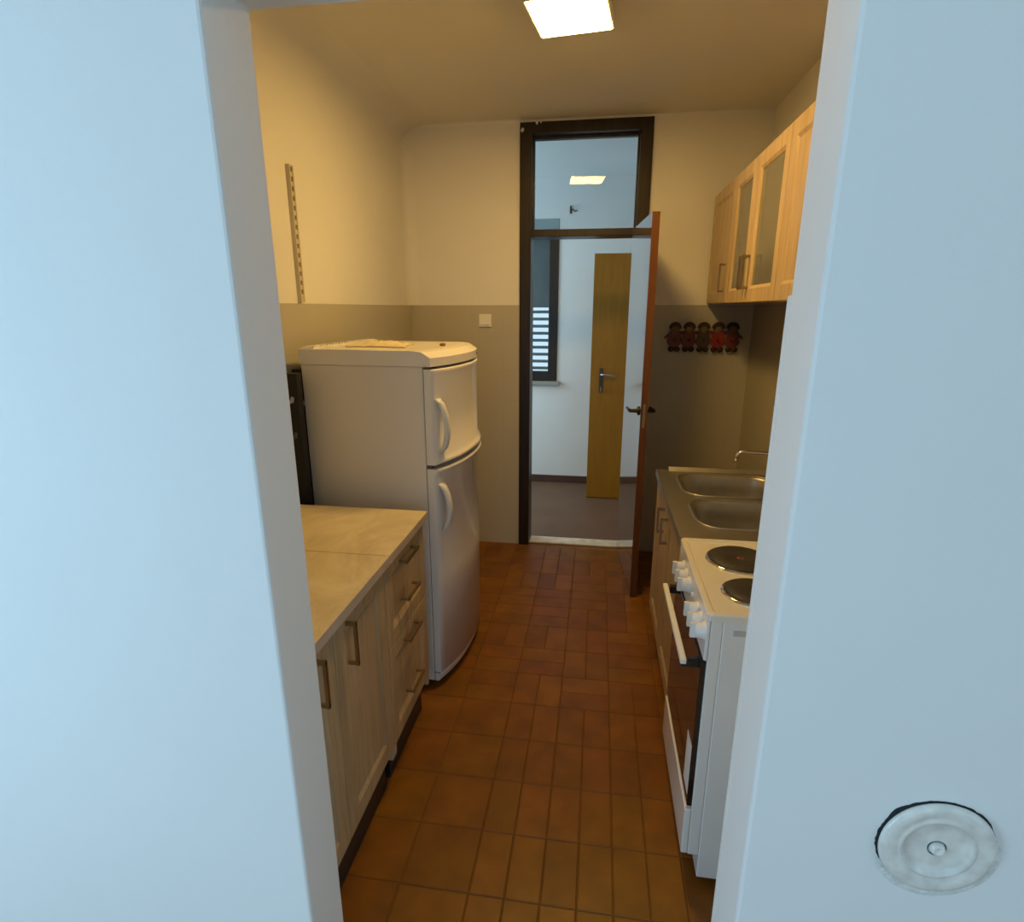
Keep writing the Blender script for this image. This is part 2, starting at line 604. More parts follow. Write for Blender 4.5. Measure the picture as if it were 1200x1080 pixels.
# front room the photo is taken from (behind and beside the camera)
RX0, RX1, RY0 = -2.4, 2.3, -3.1
bm = bm_new(); bx(bm, RX0, RX1, RY0, WN, -0.08, 0)
struct('floor_front_room', bm, M['frontfloor'])
bm = bm_new(); bx(bm, RX0 - 0.1, RX1 + 0.1, RY0 - 0.1, WN, 2.62, 2.70)
struct('ceiling_front_room', bm, M['ceiling'])
bm = wall_grid([RX0, -0.25, 1.45, RX1], [0, 0.35, 2.3, 2.62], lambda i, j: not (i == 1 and j == 1), RY0 - 0.1, RY0)
struct('wall_rear', bm, M['wall_front'])
bm = bm_new()
bx(bm, RX0 - 0.1, RX0, RY0, -1.45, 0, 2.62); bx(bm, RX0 - 0.1, RX0, -0.05, WN, 0, 2.62)
bx(bm, RX0 - 0.1, RX0, -1.45, -0.05, 0, 0.3); bx(bm, RX0 - 0.1, RX0, -1.45, -0.05, 2.25, 2.62)
struct('wall_front_room_left', bm, M['wall_front'])
bm = bm_new()
bx(bm, RX1, RX1 + 0.1, RY0, -1.35, 0, 2.62); bx(bm, RX1, RX1 + 0.1, 0.05, WN, 0, 2.62)
bx(bm, RX1, RX1 + 0.1, -1.35, 0.05, 0, 0.3); bx(bm, RX1, RX1 + 0.1, -1.35, 0.05, 2.25, 2.62)
struct('wall_front_room_right', bm, M['wall_front'])

# hall beyond the door
HX0, HX1 = -2.25, 0.74
bm = bm_new(); bx(bm, HX0, HX1, YB + 0.02, YF, -0.08, 0)
struct('floor_hall', bm, M['hallfloor'], 'grey-brown tiled hall floor')
bm = bm_new(); bx(bm, HX0, HX1, YH, YF + 0.1, 2.62, 2.70)
struct('ceiling_hall', bm, M['ceiling'])
WX0, WX1, WZ0, WZ1 = -1.30, -0.36, 0.945, 2.30
bm = wall_grid([HX0, WX0, WX1, HX1], [0, WZ0, WZ1, 2.62], lambda i, j: not (i == 1 and j == 1), YF, YF + 0.22)
struct('wall_hall_far', bm, M['wall'], 'white wall of the hall beyond the door')
bm = bm_new()
bx(bm, HX0 - 0.1, HX0, YH, 3.95, 0, 2.62); bx(bm, HX0 - 0.1, HX0, 4.9, YF + 0.22, 0, 2.62)
bx(bm, HX0 - 0.1, HX0, 3.95, 4.9, 0, 0.8); bx(bm, HX0 - 0.1, HX0, 3.95, 4.9, 2.3, 2.62)
struct('wall_hall_left', bm, M['wall'])
bm = bm_new(); bx(bm, HX1, HX1 + 0.1, YH, YF + 0.22, 0, 2.62)
struct('wall_hall_right', bm, M['wall'])
bm = bm_new(); bx(bm, HX0, WX0 - 1, YH, YH + 0.001, 0, 2.62)
bm.free()
bm = bm_new(); bx(bm, HX0, XL - 0.1, YH - 0.1, YH, 0, 2.62)
struct('wall_hall_near', bm, M['wall'])
bm = bm_new(); bx(bm, HX0, HX1, YF - 0.012, YF, 0, 0.066)
struct('baseboard_hall', bm, M['skirt'], 'dark brown skirting tiles along the far hall wall')

# dark door frame with its transom light and marble threshold
fr = bpy.data.objects.new('door_1', None); COL.objects.link(fr); fr.location = (FX0, YB, 0)
fr['kind'] = 'structure'; fr['label'] = 'dark brown kitchen door frame with a glazed transom above'
FI0, FI1 = -0.425, 0.191
FY0, FY1 = YB - 0.022, YH + 0.012
bm = wall_grid([FX0, FI0, FI1, FX1], [0, 1.988, 2.027, 2.541, FZ], lambda i, j: i != 1 or j in (1, 3), FY0, FY1)
obj('door_frame', bm, M['dark_frame'], fr, bevel=0.003)
bm = bm_new()   # glazing bead round the transom pane
for a in ((FI0, FI0 + 0.012, 2.027, 2.541), (FI1 - 0.012, FI1, 2.027, 2.541)):
    bx(bm, a[0], a[1], 3.655, 3.685, a[2], a[3])
bx(bm, FI0 + 0.012, FI1 - 0.012, 3.655, 3.685, 2.027, 2.037); bx(bm, FI0 + 0.012, FI1 - 0.012, 3.655, 3.685, 2.527, 2.541)
obj('transom_bead', bm, M['dark_frame'], fr)
obj('transom_pane', (lambda b: (bx(b, FI0 + 0.008, FI1 - 0.008, 3.668, 3.672, 2.033, 2.532), b)[1])(bm_new()), M['glass'], fr)
for (x, z, s) in ((-0.478, 2.562, 0.010), (-0.395, 2.597, 0.008), (-0.372, 2.600, 0.006)):
    bm = bm_new()
    bmesh.ops.create_icosphere(bm, subdivisions=2, radius=s)
    for v in bm.verts:
        v.co = Vector((x, FY0 - 0.001, z)) + Vector((v.co.x * random.uniform(0.7, 1.1), v.co.y * 0.3, v.co.z * random.uniform(0.9, 1.6)))
    obj('plaster_splash', bm, M['plaster'], fr)
bm = bm_new(); bx(bm, FI0, FI1, YB + 0.022, YH, -0.01, 0.008)
struct('trim_5', bm, M['marble'], 'pale marble threshold under the kitchen door', bevel=0.002)

# open door leaf, hinged on the frame and standing into the kitchen
LEAF_L, LEAF_T, LEAF_A = 0.640, 0.036, math.radians(5.1)
leaf = thing('door_leaf', 'open orange-brown kitchen door seen on edge, standing in front of the red hook rack', 'door', (0.172, YB - 0.026, 0.0), LEAF_A)
bm = bm_new()
bx(bm, 0.0, LEAF_T, -LEAF_L + 0.002, 0.0, 0.012, 2.018)
obj('leaf_panel', bm, M['leaf_face'], leaf, local=True, bevel=0.001)
bm = bm_new(); bx(bm, -0.0004, LEAF_T + 0.0004, -LEAF_L, -LEAF_L + 0.002, 0.012, 2.018)
obj('edge_lipping', bm, M['leaf_edge'], leaf, local=True)
for s in (0, 1):
    bm = bm_new()
    d = -1 if s == 0 else 1
    x0 = 0.0 if s == 0 else LEAF_T
    y = -LEAF_L + 0.065
    lathe(bm, [(0, 0), (0.024, 0), (0.024, 0.006), (0.011, 0.009), (0.009, 0.045), (0, 0.047)], (x0, y, 1.055), (d, 0, 0), 20)
    tube(bm, [(x0 + d * 0.043, y - 0.006, 1.055), (x0 + d * 0.046, y + 0.03, 1.055), (x0 + d * 0.045, y + 0.115, 1.052)], [0.010, 0.009, 0.007], 10)
    obj('lever_handle', bm, M['dark_handle'], leaf, local=True)
bm = bm_new()
bx(bm, LEAF_T * 0.32, LEAF_T * 0.68, -LEAF_L - 0.0012, -LEAF_L + 0.001, 0.975, 1.10)
obj('lock_plate', bm, M['brass'], leaf, local=True)
for z in (0.25, 1.75):
    bm = bm_new()
    tube(bm, [(LEAF_T + 0.005, -0.008, z), (LEAF_T + 0.005, -0.008, z + 0.09)], 0.006, 10)
    obj('hinge', bm, M['dark_handle'], leaf, local=True)

# hall window with roller shutter
wn = bpy.data.objects.new('window_1', None); COL.objects.link(wn); wn.location = (WX0, YF, WZ0)
wn['kind'] = 'structure'; wn['label'] = 'dark framed hall window with a half closed grey roller shutter'
bm = wall_grid([WX0, WX0 + 0.08, -0.90, -0.82, WX1 - 0.08, WX1], [WZ0, WZ0 + 0.085, 2.17, 2.215], lambda i, j: not (i in (1, 3) and j == 1), YF - 0.012, YF + 0.055)
obj('window_frame', bm, M['dark_frame'], wn, bevel=0.004)
for a, b_ in ((WX0 + 0.08, -0.90), (-0.82, WX1 - 0.08)):
    bm = bm_new(); bx(bm, a - 0.004, b_ + 0.004, YF + 0.018, YF + 0.022, WZ0 + 0.08, 2.175)
    obj('window_pane', bm, M['glass'], wn)
bm = bm_new(); bx(bm, WX0, WX1, YF - 0.004, YF + 0.2, 2.215, WZ1)
obj('shutter_box', bm, M['shutter'], wn, bevel=0.004)
bm = bm_new()
z = 1.02
for k in range(9):
    zz = 1.036 + k * 0.062
    bx(bm, WX0 + 0.01, WX1 - 0.01, YF + 0.105, YF + 0.117, zz, zz + 0.026)
bx(bm, WX0 + 0.01, WX1 - 0.01, YF + 0.105, YF + 0.117, WZ0 + 0.02, 1.012)
bx(bm, WX0 + 0.01, WX1 - 0.01, YF + 0.105, YF + 0.117, 1.036 + 9 * 0.062 - 0.012, 2.215)
obj('roller_shutter', bm, M['shutter'], wn)
bm = bm_new(); bx(bm, WX0 - 0.03, WX1 + 0.025, YF - 0.045, YF + 0.02, 0.912, 0.945)
obj('window_sill', bm, M['sill'], wn, bevel=0.004)

# ochre door standing open in the hall
yd = thing('wooden_door', 'ochre wooden door standing open in the white hall beside the window', 'door', (0.70, 4.66, 0.0))
bm = bm_new(); bx(bm, -0.055, 0.70, 4.66, 4.70, 0.006, 1.984)
obj('leaf_panel', bm, M['ochre'], yd, bevel=0.002)
bm = bm_new(); bx(bm, 0.016, 0.048, 4.652, 4.66, 0.91, 1.11)
obj('lock_plate', bm, M['dark_handle'], yd, bevel=0.002)
bm = bm_new()
lathe(bm, [(0.009, 0), (0.008, 0.05), (0, 0.052)], (0.032, 4.655, 1.06), (0, -1, 0), 14)
tube(bm, [(0.03, 4.607, 1.06), (0.07, 4.605, 1.06), (0.145, 4.61, 1.052)], [0.009, 0.008, 0.006], 10)
obj('lever_handle', bm, M['steel'], yd)
bm = bm_new(); bx(bm, 0.027, 0.037, 4.636, 4.655, 0.925, 0.955); bx(bm, 0.03, 0.034, 4.62, 4.64, 0.915, 0.962)
obj('key', bm, M['brass'], yd)

# coat hook high on the hall wall
hk = bm_new()
bx(hk, -0.278, -0.262, YF - 0.006, YF, 2.335, 2.395)
tube(hk, [(-0.27, YF - 0.005, 2.37), (-0.255, YF - 0.04, 2.362), (-0.23, YF - 0.055, 2.345), (-0.215, YF - 0.05, 2.352)], 0.006, 8)
tag(obj('wall_hook', hk, M['dark_handle']), 'small dark metal hook on the white hall wall, seen through the transom', 'hook')


# ------------------------------------------------------------------ fronts and handles
def shaker(xf, d, y0, y1, z0, z1, st=0.058, rec=0.007, bev=0.013, th=0.018, hole=False, top_rail=None):
    """framed front in the plane x = xf facing d (+1 or -1); the panel is recessed, or open when hole."""
    bm = bm_new()
    tr = top_rail or st

    def ring(a, bt, tp, x):
        return [bm.verts.new(p) for p in ((x, y0 + a, z0 + bt), (x, y1 - a, z0 + bt), (x, y1 - a, z1 - tp), (x, y0 + a, z1 - tp))]

    def join(A, B):
        for i in range(4):
            bm.faces.new((A[i], A[(i + 1) % 4], B[(i + 1) % 4], B[i]))
    e = 0.0015
    R0 = ring(0, 0, 0, xf - d * th)
    R1 = ring(0, 0, 0, xf - d * e)
    R2 = ring(e, e, e, xf)
    R3 = ring(st, st, tr, xf)
    R4 = ring(st + bev, st + bev, tr + bev, xf - d * rec)
    join(R0, R1); join(R1, R2); join(R2, R3); join(R3, R4)
    if hole:
        R5 = ring(st + bev, st + bev, tr + bev, xf - d * th)
        join(R4, R5); join(R5, R0)
    else:
        bm.faces.new(R4); bm.faces.new(R0[::-1])
    return bm


def bow_handle(xf, d, y, z, length, vertical=True, standoff=0.03, t=0.0045):
    bm = bm_new()
    h = length / 2
    X0, X1 = sorted((xf, xf + d * standoff))
    B0, B1 = sorted((xf + d * (standoff - 0.008), xf + d * standoff))
    if vertical:
        bx(bm, B0, B1, y - t, y + t, z - h, z + h)
        for s in (-1, 1):
            bx(bm, X0, X1, y - t * 0.95, y + t * 0.95, z + s * (h - 0.006) - 0.005, z + s * (h - 0.006) + 0.005)
    else:
        bx(bm, B0, B1, y - h, y + h, z - t, z + t)
        for s in (-1, 1):
            bx(bm, X0, X1, y + s * (h - 0.006) - 0.005, y + s * (h - 0.006) + 0.005, z - t * 0.95, z + t * 0.95)
    return bm


def carcass(x0, x1, y0, y1, z0, z1, open_dir, t=0.018, drop=0.0, shelf=None, top=True):
    """cabinet box open towards +x or -x; the side panels run lower by `drop`."""
    bm = bm_new()
    bx(bm, x0, x1, y0, y0 + t, z0 - drop, z1); bx(bm, x0, x1, y1 - t, y1, z0 - drop, z1)
    bx(bm, x0, x1, y0 + t, y1 - t, z0, z0 + t)
    if top:
        bx(bm, x0, x1, y0 + t, y1 - t, z1 - t, z1)
    if open_dir > 0:
        bx(bm, x0, x0 + 0.006, y0 + t, y1 - t, z0 + t, z1 - t)
    else:
        bx(bm, x1 - 0.006, x1, y0 + t, y1 - t, z0 + t, z1 - t)
    if shelf:
        for z in shelf:
            bx(bm, x0 + 0.02, x1 - 0.02, y0 + t, y1 - t, z, z + 0.016)
    return bm


def feet(parent, x0, x1, y0, y1, ztop):
    for x in (x0, x1):
        for y in (y0, y1):
            bm = bm_new()
            lathe(bm, [(0, 0), (0.022, 0), (0.022, 0.012), (0.015, 0.02), (0.015, ztop), (0, ztop)], (x, y, 0), (0, 0, 1), 14)
            obj('foot', bm, M['black_plastic'], parent)


# ------------------------------------------------------------------ base cabinets beside the doorway
CF = -0.625                    # plane of their fronts
U0, U1, U2 = 0.908, 1.507, 1.905
dc = thing('base_cabinet', 'light oak base cabinet with two doors, nearest the doorway', 'cabinet', (-0.9, 1.2, 0), group='oak base cabinets')
bm = carcass(-1.18, CF - 0.019, U0, U1 - 0.001, 0.152, 0.818, 1, drop=0.04)
bx(bm, CF - 0.019, CF - 0.002, U1 - 0.019, U1 - 0.001, 0.112, 0.150)
obj('body', bm, M['oak_dim'], dc)
for (a, b_, hy) in ((U0 + 0.002, 1.158, 1.062), (1.162, U1 - 0.003, 1.232)):
    d = obj('cabinet_door', shaker(CF, 1, a, b_, 0.152, 0.815), M['oak_base_shaded'], dc, bevel=0.002)
    obj('handle', bow_handle(CF, 1, hy, 0.725, 0.128), M['brass'], d)
bm = bm_new(); bx(bm, -0.672, -0.657, U0, U1 - 0.02, 0.0, 0.150)
obj('plinth_or_shade', bm, M['black_plastic'], dc)  # black strip put in for the shade under the doors
feet(dc, -1.12, -0.72, U0 + 0.06, U1 - 0.06, 0.152)

dr = thing('drawer_cabinet', 'narrow light oak drawer cabinet between the two-door cabinet and the refrigerator', 'cabinet', (-0.9, 1.7, 0), group='oak base cabinets')
bm = carcass(-1.18, CF - 0.019, U1 + 0.001, U2, 0.152, 0.818, 1, drop=0.04)
bx(bm, CF - 0.019, CF - 0.002, U1 + 0.001, U1 + 0.019, 0.112, 0.150); bx(bm, CF - 0.019, CF - 0.002, U2 - 0.018, U2, 0.112, 0.150)
obj('body', bm, M['oak_dim'], dr)
for (z0, z1, hz) in ((0.152, 0.508, (0.475, 0.272)), (0.512, 0.815, (0.768, 0.632))):
    d = obj('drawer', shaker(CF, 1, U1 + 0.003, U2 - 0.002, z0, z1, st=0.05, rec=0.009, bev=0.02), M['oak_base_shaded'], dr)
    for z in hz:
        obj('handle', bow_handle(CF, 1, 1.70, z, 0.128, False), M['brass'], d)
bm = bm_new(); bx(bm, -0.672, -0.657, U1 + 0.02, U2 - 0.02, 0.0, 0.150)
obj('plinth_or_shade', bm, M['black_plastic'], dr)  # another black strip standing in for shade, below the drawers
feet(dr, -1.12, -0.72, U1 + 0.06, U2 - 0.06, 0.152)


def worktop_slab(y0, y1):
    bm = bm_new()
    bx(bm, -1.19, -0.605, y0, y1, 0.819, 0.850)
    for f in bm.faces:
        f.material_index = 0 if abs(f.normal.z) > 0.5 else 0
    return bm


for y0, y1, lab in ((U0, U1 - 0.0015, 'beige marbled worktop slab on the two-door oak cabinet'), (U1 + 0.0015, U2, 'beige marbled worktop slab on the drawer cabinet by the refrigerator')):
    t = tag(obj('worktop', worktop_slab(y0, y1), M['worktop'], bevel=0.0012), lab, 'worktop', 'beige marbled worktops')
    bm = bm_new(); bx(bm, -0.605, -0.6035, y0, y1, 0.8205, 0.8485)
    obj('edge_band', bm, M['worktop_edge'], t)

# ------------------------------------------------------------------ refrigerator (built in its own frame: x forward from the body, y across)
FR = thing('refrigerator', 'white two-door refrigerator with bowed doors beside the drawer cabinet', 'refrigerator', (-0.640, 2.025, 0), math.radians(-4.2))
FWD, FD, FTOP = 0.60, 0.50, 1.367


def bow(t):   # front bulge across the width, t in 0..1
    s = 2 * t - 1
    return 0.030 + 0.052 * (1 - abs(s) ** 2.3)


def front_curve(n=18, y0=0.0, y1=FWD, extra=0.0):
    return [(bow(k / n) + extra, y0 + (y1 - y0) * k / n) for k in range(n + 1)]


def bowed_slab(z0, z1, back=0.004, lip_top=0.0, lip_bot=0.0, y0=0.0, y1=FWD, extra=0.0):
    """door slab with a bowed front; lips swell the front near its top or bottom."""
    bm = bm_new()
    levels = [(z0, 0.0)]
    if lip_bot:
        levels = [(z0, lip_bot * 0.6), (z0 + 0.006, lip_bot), (z0 + 0.016, lip_bot * 0.7), (z0 + 0.03, 0.0)]
    levels += [((z0 + z1) / 2, 0.0)]
    if lip_top:
        levels += [(z1 - 0.03, 0.0), (z1 - 0.016, lip_top * 0.7), (z1 - 0.006, lip_top), (z1, lip_top * 0.6)]
    else:
        levels += [(z1, 0.0)]
    rows = []
    n = 18
    for z, e in levels:
        c = front_curve(n, y0, y1, extra)
        row = [bm.verts.new((back, y0, z))]
        row += [bm.verts.new((x + e * math.sin(PI * min(1, max(0, (k + 0.6) / (n + 1.2)))) ** 0.3, y, z)) for k, (x, y) in enumerate(c)]
        row += [bm.verts.new((back, y1, z))]
        rows.append(row)
    m = len(rows[0])
    for a, b_ in zip(rows, rows[1:]):
        for k in range(m):
            f = bm.faces.new((a[k], a[(k + 1) % m], b_[(k + 1) % m], b_[k]))
            if 1 <= k < m - 2:
                f.smooth = True
    bm.faces.new(rows[0][::-1]); bm.faces.new(rows[-1])
    return bm


bm = bm_new(); bx(bm, -FD, 0, 0, FWD, 0.03, FTOP)
obj('body', bm, M['fridge'], FR, local=True, bevel=0.004)
# top cap: flat lid that dips to a bowed front fascia
bm = bm_new()
n = 18
prof = [(0.0, FTOP + 0.001), (0.0, 1.400), (-0.034, 1.421), (-0.07, 1.425)]
c = front_curve(n, -0.003, FWD + 0.003, 0.002)
rows = []
for (dx, z) in prof:
    rows.append([bm.verts.new((x + dx, y, z)) for x, y in c])
rows.append([bm.verts.new((-FD - 0.004, -0.003 + (FWD + 0.006) * k / n, 1.426)) for k in range(n + 1)])
rows.append([bm.verts.new((-FD - 0.004, -0.003 + (FWD + 0.006) * k / n, FTOP + 0.001)) for k in range(n + 1)])
L = len(rows)
for i in range(L):
    a, b_ = rows[i], rows[(i + 1) % L]
    for k in range(n):
        f = bm.faces.new((a[k], a[k + 1], b_[k + 1], b_[k]))
bm.faces.new([r[0] for r in rows]); bm.faces.new([r[-1] for r in rows][::-1])
cap = obj('top_cap', bm, M['fridge_door'], FR, local=True)
bm = bm_new(); bx(bm, bow(0.80) + 0.0015, bow(0.80) + 0.0045, 0.455, 0.492, 1.380, 1.388)
obj('badge', bm, M['tag'], cap, local=True)
# a raised slotted ventilation strip along the back of the lid
bm = bm_new()
bx(bm, -FD, -FD + 0.05, 0.02, FWD - 0.02, 1.4262, 1.432)
for k in range(22):
    y = 0.035 + k * 0.0245
    bx(bm, -FD + 0.006, -FD + 0.044, y, y + 0.012, 1.432, 1.436)
obj('vent_strip', bm, M['fridge_door'], cap, local=True)
bm = bm_new(); bx(bm, 0.0, 0.022, 0.006, FWD - 0.006, 0.06, FTOP - 0.002)
obj('door_gasket', bm, M['gasket'], FR, local=True)
fz = obj('freezer_door', bowed_slab(0.992, 1.358, lip_bot=0.022, lip_top=0.006), M['fridge_door'], FR, local=True)
fd = obj('refrigerator_door', bowed_slab(0.075, 0.976, lip_top=0.022), M['fridge_door'], FR, local=True)
bm = bowed_slab(0.032, 0.068, extra=-0.012)
obj('plinth_or_shade', bm, M['white_plastic'], FR, local=True)


def fridge_handle(z0, z1, flip):
    """arched grip near the free edge of a door."""
    bm = bm_new()
    N = 14
    for k in range(N):
        pass
    rows = []
    for k in range(N + 1):
        t = k / N
        z = z0 + (z1 - z0) * t
        out = 0.034 * (math.sin(PI * t) ** 0.55 if 0 < t < 1 else 0)
        skew = (t if flip else 1 - t)
        y = 0.036 + 0.014 * (1 - skew)
        wd = 0.015 + 0.007 * (1 - skew) ** 1.5 + 0.006 * skew ** 3
        xb = bow(y / FWD)
        th = 0.010
        rows.append([bm.verts.new(p) for p in ((xb + out - th if out > th else xb - 0.004, y - wd, z), (xb + out + 0.005, y - wd * 0.8, z), (xb + out + 0.007, y, z), (xb + out + 0.005, y + wd * 0.8, z), (xb + out - th if out > th else xb - 0.004, y + wd, z))])
    for a, b_ in zip(rows, rows[1:]):
        for i in range(5):
            f = bm.faces.new((a[i], a[(i + 1) % 5], b_[(i + 1) % 5], b_[i])); f.smooth = True
    bm.faces.new(rows[0][::-1]); bm.faces.new(rows[-1])
    return bm


obj('handle', fridge_handle(1.035, 1.245, True), M['white_plastic'], fz, local=True)
obj('handle', fridge_handle(0.715, 0.912, True), M['white_plastic'], fd, local=True)
# condenser at the back: black grille plate in a frame
bm = bm_new()
bx(bm, -FD - 0.040, -FD - 0.034, 0.01, FWD - 0.01, 0.25, 1.345)
for k in range(19):
    z = 0.28 + k * 0.056
    tube(bm, [(-FD - 0.028, 0.02, z), (-FD - 0.028, FWD - 0.02, z)], 0.0035, 6)
for y in (0.012, FWD - 0.022):
    bx(bm, -FD - 0.050, -FD + 0.001, y, y + 0.01, 0.25, 1.345)
obj('condenser', bm, M['black'], FR, local=True)
for x1, z0, z1 in ((-FD - 0.006, 1.205, 1.222), (-FD - 0.022, 1.06, 1.075)):
    bm = bm_new(); bx(bm, -FD - 0.042, x1, 0.007, 0.0115, z0, z1)
    obj('bracket', bm, M['grey_strip'], FR, local=True)
for x in (-0.44, -0.05):
    for y in (0.05, 0.55):
        bm = bm_new(); lathe(bm, [(0, 0), (0.02, 0), (0.02, 0.014), (0.01, 0.016), (0.01, 0.031), (0, 0.031)], (x, y, 0), (0, 0, 1), 12)
        obj('foot', bm, M['black_plastic'], FR, local=True)

# crumpled bag and small brown clip lying on the refrigerator
bm = bm_new()
bmesh.ops.create_grid(bm, x_segments=26, y_segments=16, size=0.5)
rr = random.Random(3)
ph = [rr.uniform(0, 6.28) for _ in range(8)]
for v in bm.verts:
    u, q = v.co.x * 2, v.co.y * 2
    rad = max(abs(u), abs(q))
    hgt = 0.019 * (1 - rad ** 3) * (0.45 + 0.3 * math.sin(6 * u + ph[0]) * math.cos(5 * q + ph[1]) + 0.35 * abs(math.sin(9 * u + 7 * q + ph[2])) + 0.2 * math.sin(17 * u - 11 * q + ph[3]))
    ang = math.atan2(q, u)
    k = 1 + 0.12 * math.sin(3 * ang + ph[4]) + 0.07 * math.sin(7 * ang + ph[5])
    v.co = Vector((-0.885 + 0.115 * u * k, 2.27 + 0.085 * q * k, 1.4275 + max(0, hgt)))
o = tag(obj('crumpled_bag', bm, M['paper'], smooth=True, loc=(-0.885, 2.27, 1.4275)), 'flattened crumpled beige bag lying on top of the refrigerator', 'bag')
md = o.modifiers.new('thickness', 'SOLIDIFY'); md.thickness = 0.001; md.offset = 1
bm = bm_new()
lathe(bm, [(0, 0), (0.016, 0), (0.018, 0.004), (0.016, 0.009), (0.008, 0.011), (0, 0.011)], (-0.642, 2.325, 1.4262), (0, 0, 1), 18)
for v in bm.verts:
    v.co.x = -0.642 + (v.co.x + 0.642) * 0.7
bx(bm, -0.648, -0.636, 2.327, 2.350, 1.4262, 1.431)
tag(obj('clip', bm, M['tag'], bevel=0.001), 'small dark brown clip lying on the refrigerator top near its front edge', 'clip')

# black board added to make the gap beside the refrigerator dark
bd = thing('board', 'tall narrow black board added to fill the dark gap between the wall and the refrigerator', 'board', (-1.15, 1.985, 0))
bm = bm_new(); bx(bm, -1.190, -1.108, 1.965, 2.003, 0.0, 1.342)
obj('panel', bm, M['black'], bd, bevel=0.003)
for z in (1.222, 1.085):
    bm = bm_new(); prism(bm, [(-1.158, z), (-1.128, z + 0.012), (-1.124, z + 0.030), (-1.135, z + 0.034), (-1.139, z + 0.022), (-1.160, z + 0.012)], 'y', 1.962, 1.9655)
    obj('clasp', bm, M['grey_strip'] if z > 1.2 else M['gasket'], bd)

# slotted shelf rail on the wall above the refrigerator
bm = bm_new()
tilt = 0.040
for (ya, yb, x1) in ((2.200, 2.206, XL + 0.016), (2.206, 2.224, XL + 0.014), (2.224, 2.230, XL + 0.016)):
    pts = [(ya + tilt * 0, 2.104), (yb, 2.104), (yb, 1.600), (ya, 1.600)]
    prism(bm, pts, 'x', XL, x1)
for k in range(14):
    z = 1.632 + k * 0.0345
    bx(bm, XL + 0.0135, XL + 0.0146, 2.2085, 2.2130, z, z + 0.017, 1); bx(bm, XL + 0.0135, XL + 0.0146, 2.2170, 2.2215, z, z + 0.017, 1)
rl = tag(obj('shelf_rail', bm, [M['rail'], M['slot']]), 'vertical beige slotted shelf rail screwed to the wall above the refrigerator', 'rail')

# light switch
sw = thing('light_switch', 'square white light switch on the beige tiles beside the refrigerator', 'light switch', (-0.71, YB - 0.008, 1.50))
bm = bm_new(); bx(bm, -0.751, -0.672, YB - 0.018, YB - 0.008, 1.462, 1.541)
obj('switch_plate', bm, M['white_plastic'], sw, bevel=0.004)
bm = bm_new(); prism(bm, [(YB - 0.017, 1.474), (YB - 0.024, 1.476), (YB - 0.020, 1.529), (YB - 0.017, 1.529)], 'x', -0.740, -0.683)
obj('rocker', bm, M['white_plastic'], sw, bevel=0.001)

# ------------------------------------------------------------------ ceiling lamp
lm = thing('ceiling_lamp', 'square glowing LED panel lamp on the kitchen ceiling', 'lamp', (-0.142, 2.335, 2.575), math.radians(-7))
hs = 0.138
bm = bm_new(); bx(bm, -hs, hs, -hs, hs, 0.018, ZC - 2.575)
for a in ((-hs, -hs + 0.006, -hs, hs), (hs - 0.006, hs, -hs, hs), (-hs + 0.006, hs - 0.006, -hs, -hs + 0.006), (-hs + 0.006, hs - 0.006, hs - 0.006, hs)):
    bx(bm, *a, -0.004, 0.018)
obj('lamp_body', bm, M['white_plastic'], lm, local=True)
bm = bm_new(); bx(bm, -hs + 0.007, hs - 0.007, -hs + 0.007, hs - 0.007, -0.008, 0.0175)
obj('diffuser', bm, M['diffuser'], lm, local=True, bevel=0.003)

# ------------------------------------------------------------------ wall cabinets
WCF, WB, WT = 0.62, 1.601, 2.184
WCY = [3.590, 3.065, 2.680, 2.245, 1.745]
wc_labels = [('light oak wall cabinet with a solid door, in the far corner by the hook rack', 0),
             ('light oak wall cabinet with two glass doors, in the middle of the row', 1),
             ('light oak wall cabinet with a solid door, partly hidden by the doorway edge', 3)]


def wall_cab(label, y0, y1, doors):
    t = thing('wall_cabinet', label, 'cabinet', (0.76, (y0 + y1) / 2, WB), group='oak wall cabinets')
    obj('body', carcass(WCF + 0.019, XR - 0.001, y0, y1, WB, WT, -1, shelf=(1.88,)), M['oak_dim'], t)
    for (a, b_, glass, hy) in doors:
        d = obj('cabinet_door', shaker(WCF, -1, a + 0.0022, b_ - 0.0022, WB + 0.001, WT - 0.001, st=0.054, hole=glass), M['oak'], t, bevel=0.003)
        if glass:
            bm = bm_new(); bx(bm, WCF + 0.009, WCF + 0.013, a + 0.062, b_ - 0.062, WB + 0.062, WT - 0.062)
            obj('glass_pane', bm, M['cab_glass'], d)
        obj('handle', bow_handle(WCF, -1, hy, 1.725, 0.14, standoff=0.030, t=0.005), M['brass'], d)
    return t


wall_cab(wc_labels[0][0], WCY[1] + 0.001, WCY[0], [(WCY[1], WCY[0], False, WCY[1] + 0.075)])
wall_cab(wc_labels[1][0], WCY[3] + 0.001, WCY[1] - 0.001, [(WCY[2], WCY[1], True, WCY[2] + 0.03), (WCY[3], WCY[2], True, WCY[2] - 0.03)])
wall_cab(wc_labels[2][0], WCY[4], WCY[3] - 0.001, [(WCY[4], WCY[3], False, WCY[4] + 0.035)])

